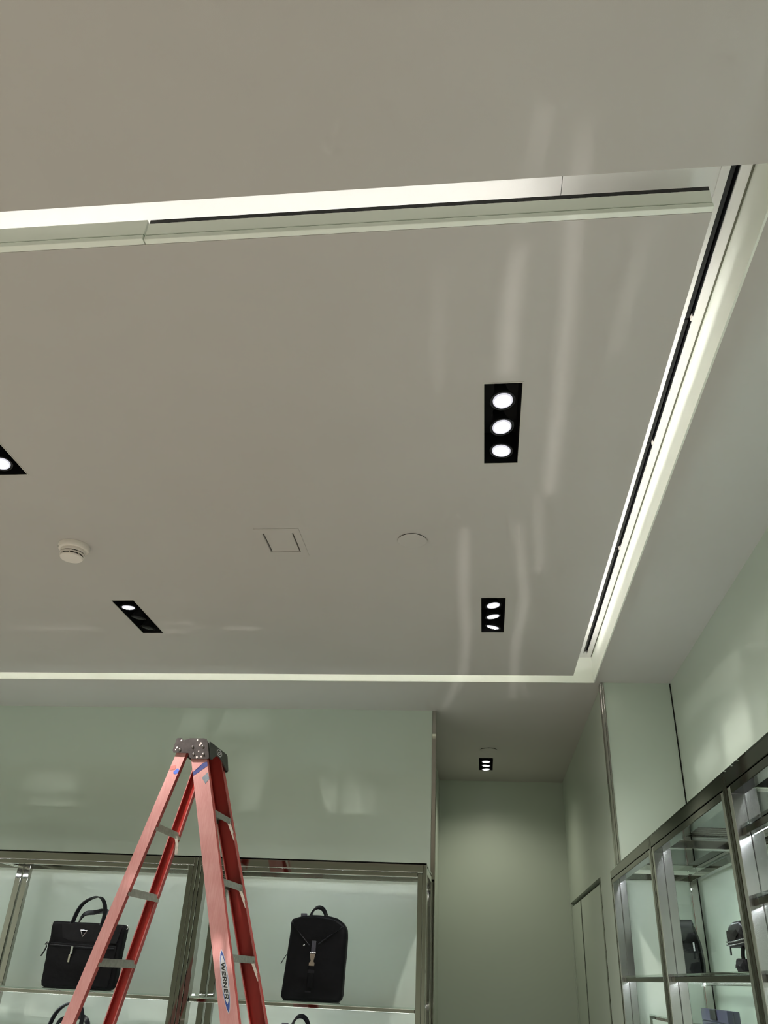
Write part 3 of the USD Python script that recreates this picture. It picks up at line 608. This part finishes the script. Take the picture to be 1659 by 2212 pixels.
def tote(label, base):
    t = thing('tote_bag', label, 'tote bag', base); T = at(base)
    ol = [(-.213, .03), (-.207, .008), (-.19, 0), (.19, 0), (.205, .008), (.211, .03), (.213, .10), (.217, .20), (.222, .30), (.222, .322), (.12, .324), (-.12, .326), (-.222, .328), (-.224, .30), (-.218, .25), (-.222, .19), (-.216, .09)]
    ol = [(x * (1.0 if z < .2 else .985), z) for x, z in ol]
    part(t, 'body', T(pillow(ol, .07, .018, wrinkle=.006, seed=8)), M['nylon'], 50)
    part(t, 'front_panel', T(plate(Polygon([(-.150, .314), (.205, .312), (.19, .232), (-.08, .235), (-.13, .25)]).buffer(.004), (0, -.0075, 0), (1, 0, 0), (0, 0, 1), .006)), M['leather'])
    part(t, 'pocket', T(pillow([(-.195, .012), (.19, .012), (.195, .10), (.198, .215), (-.2, .222), (-.2, .1)], .016, .007).apply_translation([0, -.016, 0])), M['nylon'], 50)
    part(t, 'zip', T(rod(spline([(-.195, -.024, .208), (-.09, -.028, .206), (.02, -.028, .203), (.19, -.024, .203)], 24), .0022)), M['leather'], True)
    part(t, 'zip_pull', T(bx(-.066, -.055, -.034, -.030, .125, .165, .001)), M['buckle'])
    part(t, 'zip_slider', T(bx(-.062, -.048, -.036, -.028, .166, .206, .003)), M['silver'])
    tri = Polygon([(-.034, .286), (.004, .286), (-.015, .256)])
    pq = part(t, 'plaque', T(plate(tri, (0, -.009, 0), (1, 0, 0), (0, 0, 1), .003)), M['leather'])
    part(pq, 'plaque_outline', T(cat(rod([(-.035, -.0128, .287), (.005, -.0128, .287)], .0020), rod([(.005, -.0128, .287), (-.015, -.0128, .255)], .0013), rod([(-.035, -.0128, .287), (-.015, -.0128, .255)], .0013))), M['silver'])
    part(pq, 'plaque_bar', T(cat(bx(-.026, -.005, -.0135, -.012, .277, .2815), bx(-.016, -.014, -.0135, -.012, .262, .272))), M['silver'])
    for (dy, top, lean) in ((.012, .462, 0.0), (.062, .392, .015)):
        hp = spline([(-.108, dy - .01, .300), (-.100, dy, .345), (-.070 + lean, dy, (top + .35) / 2 + .012), (-.015 + lean, dy, top - .006), (.034 + lean, dy, top), (.064, dy, top - .028), (.078, dy, .345), (.074, dy - .01, .300)] if top > .4 else
                    [(-.092, dy, .300), (-.083, dy, .350), (-.060, dy, .376), (-.01, dy, .384), (.045, dy, .394), (.075, dy, .388), (.096, dy, .36), (.100, dy, .300)], 40)
        part(t, 'handle', T(sweep(hp, .026, .006, (0.45, 1, 0) if top > .4 else (0, 0.5, 1))), M['leather'], 40)
    for x in (-.226, .224): part(t, 'corner_ring', T(ring(.009, .003, (x, .02, .312), (.3, 1, 0))), M['silver'], True)
    part(t, 'side_ring', T(ring(.010, .003, (-.226, .01, .212), (.3, 1, .1))), M['silver'], True)
    part(t, 'side_tab', T(sweep([(-.224, .012, .214), (-.234, .012, .216), (-.241, .012, .208)], .012, .004, (0, 1, 0))), M['leather'])
    part(t, 'side_strap', T(sweep(spline([(-.228, .01, .204), (-.238, .012, .175), (-.252, .014, .150)], 8), .010, .004, (0, 1, 0))), M['leather'])
    return t
tote('black nylon tote bag with two handles and a small silver triangle, behind the ladder', (V(-1.412, 0, 0)[0], V(0, 3.115, 0)[1], zsL))
copy_of(Node('/World/tote_bag', (0, 0, 0)), 'tote_bag', 'bag on the lower shelf behind the ladder, only its black top showing', (V(-1.42, 0, 0)[0], V(0, 3.115, 0)[1], EYE - 0.413 * U + .0005))

# bags in the right wall cabinet
zsR = EYE + 0.033 * U + .0005
b0 = np.array([*V(0.553, 2.60, 0)[:2], zsR]); T = at(b0)
def side(m):                                  # turn a bag made facing -y so that it faces -x
    m.apply_transform(trimesh.transformations.rotation_matrix(-math.pi / 2, [0, 0, 1])); return T(m)
t = thing('crossbody_bag', 'upright black crossbody bag with two white loops in the far bay of the right wall', 'bag', b0)
def turn(m):
    m.apply_transform(trimesh.transformations.rotation_matrix(-.30, [0, 0, 1])); return T(m)
ol = [(-.062, 0), (.066, 0), (.072, .05), (.066, .13), (.046, .205), (-.056, .212), (-.062, .19), (-.066, .08)]
part(t, 'body', turn(pillow(ol, .12, .012, wrinkle=.003, seed=5)), M['nylon'], 50)
part(t, 'flap', turn(sweep(spline([(-.006, .10, .214), (-.006, .03, .221), (-.006, -.008, .214), (-.006, -.017, .190), (-.004, -.018, .165)], 24), .104, .006, (1, 0, 0))), M['leather'], 40)
part(t, 'panel', turn(plate(Polygon([(-.052, .125), (.054, .125), (.058, .02), (-.054, .02)]).buffer(.004), (0, -.0145, 0), (1, 0, 0), (0, 0, 1), .005)), M['leather'])
for x in (-.036, .044): part(t, 'loop', turn(bx(x - .0035, x + .0035, -.021, -.016, .100, .134, .001)), M['label_white'])

b1 = np.array([*V(0.545, 2.045, 0)[:2], zsR]); T = at(b1)
t = thing('belt_bag', 'black hooded belt bag with pale zips hung on a stand in the middle right bay', 'bag', b1)
hood = [(-.115, .088), (-.118, .100), (-.100, .135), (-.072, .158), (-.03, .166), (.05, .166), (.09, .150), (.115, .115), (.118, .09)]
part(t, 'hood', side(pillow(hood, .075, .014, seed=2)), M['leather'], 50)
for dz in (0.0, .010): part(t, 'zip', side(rod(spline([(-.116, .0, .097 + dz), (-.06, -.012, .092 + dz), (.06, -.012, .092 + dz), (.116, .0, .097 + dz)], 20), .0022)), M['silver'], True)
part(t, 'webbing', side(sweep(spline([(-.02, .03, .09), (-.03, .026, .055), (-.022, .03, .02)], 12), .030, .005, (1, 0, 0))), M['nylon'])
part(t, 'webbing', side(sweep(spline([(.03, .035, .09), (.022, .03, .05), (.03, .03, .02)], 12), .012, .004, (1, 0, 0))), M['silver'])
part(t, 'pull', side(sweep([(-.06, -.004, .088), (-.061, -.005, .062)], .008, .004, (1, 0, 0))), M['leather'])
part(t, 'pouch', side(pillow([(-.03, 0), (.06, 0), (.07, .03), (.062, .05), (-.035, .053), (-.045, .045), (-.036, .03)], .05, .010, seed=4)), M['nylon'], 50)
# items on the shelves of the nearest right bay
zq = EYE + 0.140 * U + .0005
b2 = np.array([*V(0.57, 1.35, 0)[:2], zq]); T = at(b2)
t = thing('card_case', 'black flat case lying on the middle shelf of the nearest right bay', 'case', b2)
part(t, 'lid', T(bx(-.06, .06, -.10, .10, .012, .024, .003)), M['leather']); part(t, 'base', T(bx(-.06, .06, -.10, .10, 0, .0115, .003)), M['nylon'])

# ---------------------------------------------------------------- stepladder
LX, LY, TH = -1.2872, 4.0963, -0.0369
LA = np.array([math.cos(TH), math.sin(TH), 0]); LB = np.array([-math.sin(TH), math.cos(TH), 0])
W0, KW, ZR = 0.3029, 0.1416, 0.80
aRi, aRo, sR, aLi, aLo, sL = -0.1107, -0.0284, 0.3121, -0.2027, -0.2559, 0.2385
def LP(a, b, z): return np.array([LX, LY, EYE]) + a * LA + b * LB + np.array([0, 0, z])
lad = thing('stepladder', 'tall faded red fibreglass stepladder with a grey top cap, standing before the back wall', 'ladder', (LX, LY, 0))
def rail(i, o, s, sg, zt, zb, side_, t=.005, fl=.030):
    """C channel: web between a = i and a = o (at ZR), leaning by s * sg, flanges pointing at the other rail."""
    def sec(z):
        dz = ZR - z; w = side_ * (W0 + KW * dz) / 2; n = -side_
        lo, hi = sorted((i + sg * s * dz, o + sg * s * dz))
        return [LP(a, w + n * b_, z) for a, b_ in ((lo, 0), (hi, 0), (hi, fl), (hi - t, fl), (hi - t, t), (lo + t, t), (lo + t, fl), (lo, fl))]
    zz = np.linspace(zb, zt, 3); v = []; f = []; worn = []
    secs = [sec(z) for z in zz]
    n = 8
    for k in range(n):                         # one strip of faces per side, so that the outer web can be worn on its own
        k2 = (k + 1) % n; s0 = len(v)
        for sc in secs: v += [sc[k], sc[k2]]
        for j in range(len(zz) - 1):
            a_ = s0 + 2 * j; f += [[a_, a_ + 1, a_ + 3], [a_, a_ + 3, a_ + 2]]
        worn += [1.0 if k == 0 else (0.55 if k in (2, 6) else (0.12 if k in (1, 7) else 0.0))] * (2 * len(zz))
    for sc, flip in ((secs[0], 0), (secs[-1], 1)):
        s0 = len(v); v += list(sc); worn += [0.2] * n
        for tri in ((0, 1, 5), (1, 4, 5), (1, 2, 3), (1, 3, 4), (0, 5, 6), (0, 6, 7)): f.append([s0 + x for x in (tri if flip else tri[::-1])])
    m = trimesh.Trimesh(np.array(v), f, process=False)
    # orient every strip outwards
    return m, worn
rails = {}
for nm, args in (('step_rail', (aRi, aRo, sR, 1)), ('rear_rail', (aLi, aLo, sL, -1))):
    for sd in (-1, 1):
        m, worn = rail(*args, 0.985 if nm == 'step_rail' else 0.955, -EYE + .03, sd)
        rails[(nm, sd)] = part(lad, nm, m, M['fibre'], False, worn=worn)
        dz = ZR + EYE - .03; i_, o_, s_, g_ = args; ac = (i_ + o_) / 2 + g_ * s_ * dz; w = sd * (W0 + KW * dz) / 2
        ft = bx(-.05, .05, -.004, .036, -.03, .03, .004); ft.apply_transform(frame_mat(LP(ac, w, -EYE + .0305), LA, LB * (-sd)))
        part(rails[(nm, sd)], 'foot', ft, M['rubber'])
def half(z): return (W0 + KW * (ZR - z)) / 2
# treads with front lips and knee braces
zst = 0.664
for k in range(8):
    z = zst - 0.3045 * k; dz = ZR - z; w = half(z) - .006
    af, ab = aRo + sR * dz - .002, aRi + sR * dz + .004
    tread = cat(plate(Polygon([(-w, ab), (w, ab), (w, af), (-w, af)]), LP(0, 0, z - .004), LB, LA, .004) if False else
                tm(m3.Manifold.hull_points(np.array([LP(a, b, zz) for a in (ab, af) for b in (-w, w) for zz in (z - .005, z)]))),
                tm(m3.Manifold.hull_points(np.array([LP(a, b, zz) for a, zz in ((af - .004, z), (af, z), (af + .006, z - .030), (af + .002, z - .030)) for b in (-w, w)]))),
                tm(m3.Manifold.hull_points(np.array([LP(a, b, zz) for a, zz in ((ab, z), (ab + .004, z), (ab + .010, z - .026), (ab + .006, z - .026)) for b in (-w, w)]))))
    st = part(lad, 'step', tread, M['alu_green'])
    for sd in (-1, 1):
        part(st, 'brace', sweep([LP(af - .004, sd * (w - .055), z - .012), LP(af + .026, sd * (w + .004), z - .098)], .014, .004, LA), M['alu'])
# rungs of the rear section
for k in range(8):
    z = 0.592 - 0.288 * k; dz = ZR - z; w = half(z) - .006
    a1, a0 = aLi - sL * dz - .006, aLo - sL * dz + .010
    rg = cat(tm(m3.Manifold.hull_points(np.array([LP(a, b, zz) for a, zz in ((a0, z - .004), (a1, z - .004), (a1, z), (a0, z)) for b in (-w, w)]))),
             tm(m3.Manifold.hull_points(np.array([LP(a, b, zz) for a, zz in ((a1 - .004, z), (a1, z), (a1 + .004, z - .034), (a1, z - .034)) for b in (-w, w)]))))
    rn = part(lad, 'rung', rg, M['alu'])
    if k == 0:
        part(rn, 'brace', sweep([LP(a1 - .002, w - .05, z - .02), LP(a1 + .004, w - .03, z - .055), LP(a1 - .004, w - .004, z - .10)], .016, .003, LA), M['alu'])
# top cap: two cheeks, a deck and an arched front
ck = [(-.237, .928), (-.243, .939), (-.231, .996), (-.226, 1.0), (-.206, 1.0), (-.199, .991), (-.19, .990), (-.159, .999), (-.088, .999), (-.074, .995), (-.066, .982), (-.050, .92), (-.046, .902), (-.050, .898), (-.139, .898), (-.149, .906), (-.157, .926)]
ckp = Polygon([(a, z) for a, z in ck])
WB = half(.95) + .006
near = plate(ckp, LP(0, -WB, 0), LA, (0, 0, 1), .006)
cap = part(lad, 'top_cap', near, M['cap'])
far = plate(ckp, LP(0, WB + .006, 0), LA, (0, 0, 1), .006)
deck = tm(m3.Manifold.hull_points(np.array([LP(a, b, z) for a in (-.226, -.075) for b in (-WB, WB) for z in (.978, .986)])))
backp_ = tm(m3.Manifold.hull_points(np.array([LP(a, b, z) for a, z in ((-.235, .945), (-.229, .945), (-.222, .99), (-.228, .99)) for b in (-WB, WB)])))
part(cap, 'deck', cat(far, deck, backp_), M['cap_dark'])
# front apron (b across, height up), arched underneath, on the step side
ap = [(-WB, .902), (-WB * .78, .902)] + [(-WB * .78 + WB * 1.56 * s / 14, .902 + .040 * math.sin(math.pi * s / 14)) for s in range(1, 14)] + [(WB * .78, .902), (WB, .902), (WB, .978), (WB * .9, .986), (-WB * .9, .986), (-WB, .978)]
sl = np.array([-.30, 1.0]); nrm = np.hypot(*sl)
apron = plate(Polygon([(b, (z - .902) * 1.03) for b, z in ap]), LP(-.048, 0, .902), LB, np.array([0, 0, 1.0]) - 0.20 * LA, .006)
fr_ = part(cap, 'front_apron', apron, M['cap_dark'])
ez = LP(-.048, 0, .902); Fy = np.array([0, 0, 1.0]) - 0.20 * LA
ell = affinity.scale(Point(0, 0).buffer(1, 24), .040, .019); ell2 = affinity.scale(Point(0, 0).buffer(1, 24), .035, .0145)
ell3 = affinity.scale(Point(0, 0).buffer(1, 24), .020, .0075)
oo = ez + Fy * .060 + LB * .006 + np.cross(LB, Fy) * .0062
part(fr_, 'emblem', plate(affinity.rotate(ell.difference(ell2).union(ell3.difference(affinity.scale(ell3, .7, .55))), 6), oo, LB, Fy, .0012), M['label_white'])
for a, z in ((-.140, .956), (-.130, .921), (-.087, .959), (-.078, .921), (-.205, .942)):
    rv = lathe([(0, .0045), (.0035, .0042), (.0058, .0028), (.0068, 0), (0, 0)], 16); rv.apply_transform(frame_mat(LP(a, -WB - .0062, z), LA, (0, 0, 1)))
    part(cap, 'rivet', rv, M['rivet'], 40)
rng = np.random.default_rng(4)
for a, z, s in ((-.100, .972, .0055), (-.104, .966, .0035), (-.222, .952, .004), (-.228, .941, .003), (-.110, .905, .005), (-.088, .909, .004), (-.105, .935, .003), (-.12, .990, .004), (-.205, .988, .004)):
    an = np.linspace(0, 2 * np.pi, 9)[:-1]; rr = s * (0.7 + .6 * rng.random(8))
    part(cap, 'paint_spot', plate(Polygon(np.c_[rr * np.cos(an), 1.3 * rr * np.sin(an)]), LP(a, -WB - .0061, z), LA, (0, 0, 1), .0007), M['paint_spot'])
# coordinates on the outer web of the near step rail / near rear rail: s across (0..1), z
def web(z, s, R=True, lift=.0006):
    dz = ZR - z
    a = (aRi + sR * dz + s * (aRo - aRi)) if R else (aLo - sL * dz + s * (aLi - aLo))
    return LP(a, -half(z) - lift, z)
def patch(pts, R=True, t=.0006):
    lo = np.array([web(z, s, R, .0001) for s, z in pts]); hi = np.array([web(z, s, R, .0001 + t) for s, z in pts]); n = len(pts)
    v = np.vstack([lo, hi]); f = []
    for k in range(n): f += [[k, (k + 1) % n, n + (k + 1) % n], [k, n + (k + 1) % n, n + k]]
    for k in range(1, n - 1): f += [[0, k + 1, k], [n, n + k, n + k + 1]]
    m = trimesh.Trimesh(v, f, process=False); trimesh.repair.fix_normals(m); return m
NR, NL = rails[('step_rail', -1)], rails[('rear_rail', -1)]
part(NR, 'blue_tape', patch([(0, .832), (0, .815), (.35, .832), (1, .866), (1, .886), (.75, .880), (.4, .850)]), M['tape_blue'])
part(NR, 'grey_tape', patch([(.55, .806), (.95, .834), (1.0, .803), (.72, .778)]), M['tape_grey'])
part(NL, 'blue_tape', patch([(.50, .836), (.80, .853), (1.0, .842), (1.0, .828), (.78, .822), (.56, .826)], False), M['tape_bright'])
part(NL, 'pink_tape', patch([(.02, .862), (.5, .868), (.55, .845), (.05, .842)], False), principled('red_sticker', (0.6, 0.19, 0.17), 0.5))
# name sticker: white spindle, blue border, name reading downwards
def spindle(hw, z0, z1, zb0, zb1, s0=.5, n=9):
    P_ = []
    for k in range(n + 1):
        tt = k / n; z = z0 + (z1 - z0) * tt
        w = hw * math.sin(math.pi * min(max((z0 - z) / (z0 - z1), 0), 1)) ** .55
        P_.append((z, w))
    return P_
def spindle_patch(hw, z0, z1, lift):
    pr = spindle(hw, z0, z1, 0, 0, n=16)
    pts = [(.5 + w / .083 + .02, z) for z, w in pr] + [(.5 - w / .083 + .02, z) for z, w in pr[::-1]]
    pts = [p for k, p in enumerate(pts) if k == 0 or np.hypot(p[0] - pts[k - 1][0], (p[1] - pts[k - 1][1]) * 10) > 1e-3]
    if np.hypot(pts[0][0] - pts[-1][0], pts[0][1] - pts[-1][1]) < 1e-3: pts = pts[:-1]
    pl_ = trimesh.creation.extrude_polygon(Polygon(pts).buffer(0), .0005)
    v = pl_.vertices.copy(); pl_.vertices = np.array([web(z, s, True, lift + h) for s, z, h in v]); trimesh.repair.fix_normals(pl_); return pl_
stk = part(NR, 'name_sticker', spindle_patch(.0175, .074, -.166, .0002), M['label_white'])
part(stk, 'blue_border', spindle_patch(.0150, .068, -.160, .0008), M['label_blue'])
part(stk, 'white_field', spindle_patch(.0140, .050, -.130, .0014), M['label_white'])
tx = meshkit.text_mesh('WERNER', 0.0168, .0005, bold=True)
bd = tx.bounds; tl = bd[1][0] - bd[0][0]
zt0, zt1 = .022, -.112
v = tx.vertices.copy(); zz = zt0 + (v[:, 0] - bd[0][0]) / tl * (zt1 - zt0); ss = .52 + (v[:, 1] - (bd[0][1] + bd[1][1]) / 2) / .083
tx.vertices = np.array([web(z, s, True, .0020 + h) for z, s, h in zip(zz, ss, v[:, 2])]); trimesh.repair.fix_normals(tx)
part(stk, 'name_lettering', tx, M['ink'])
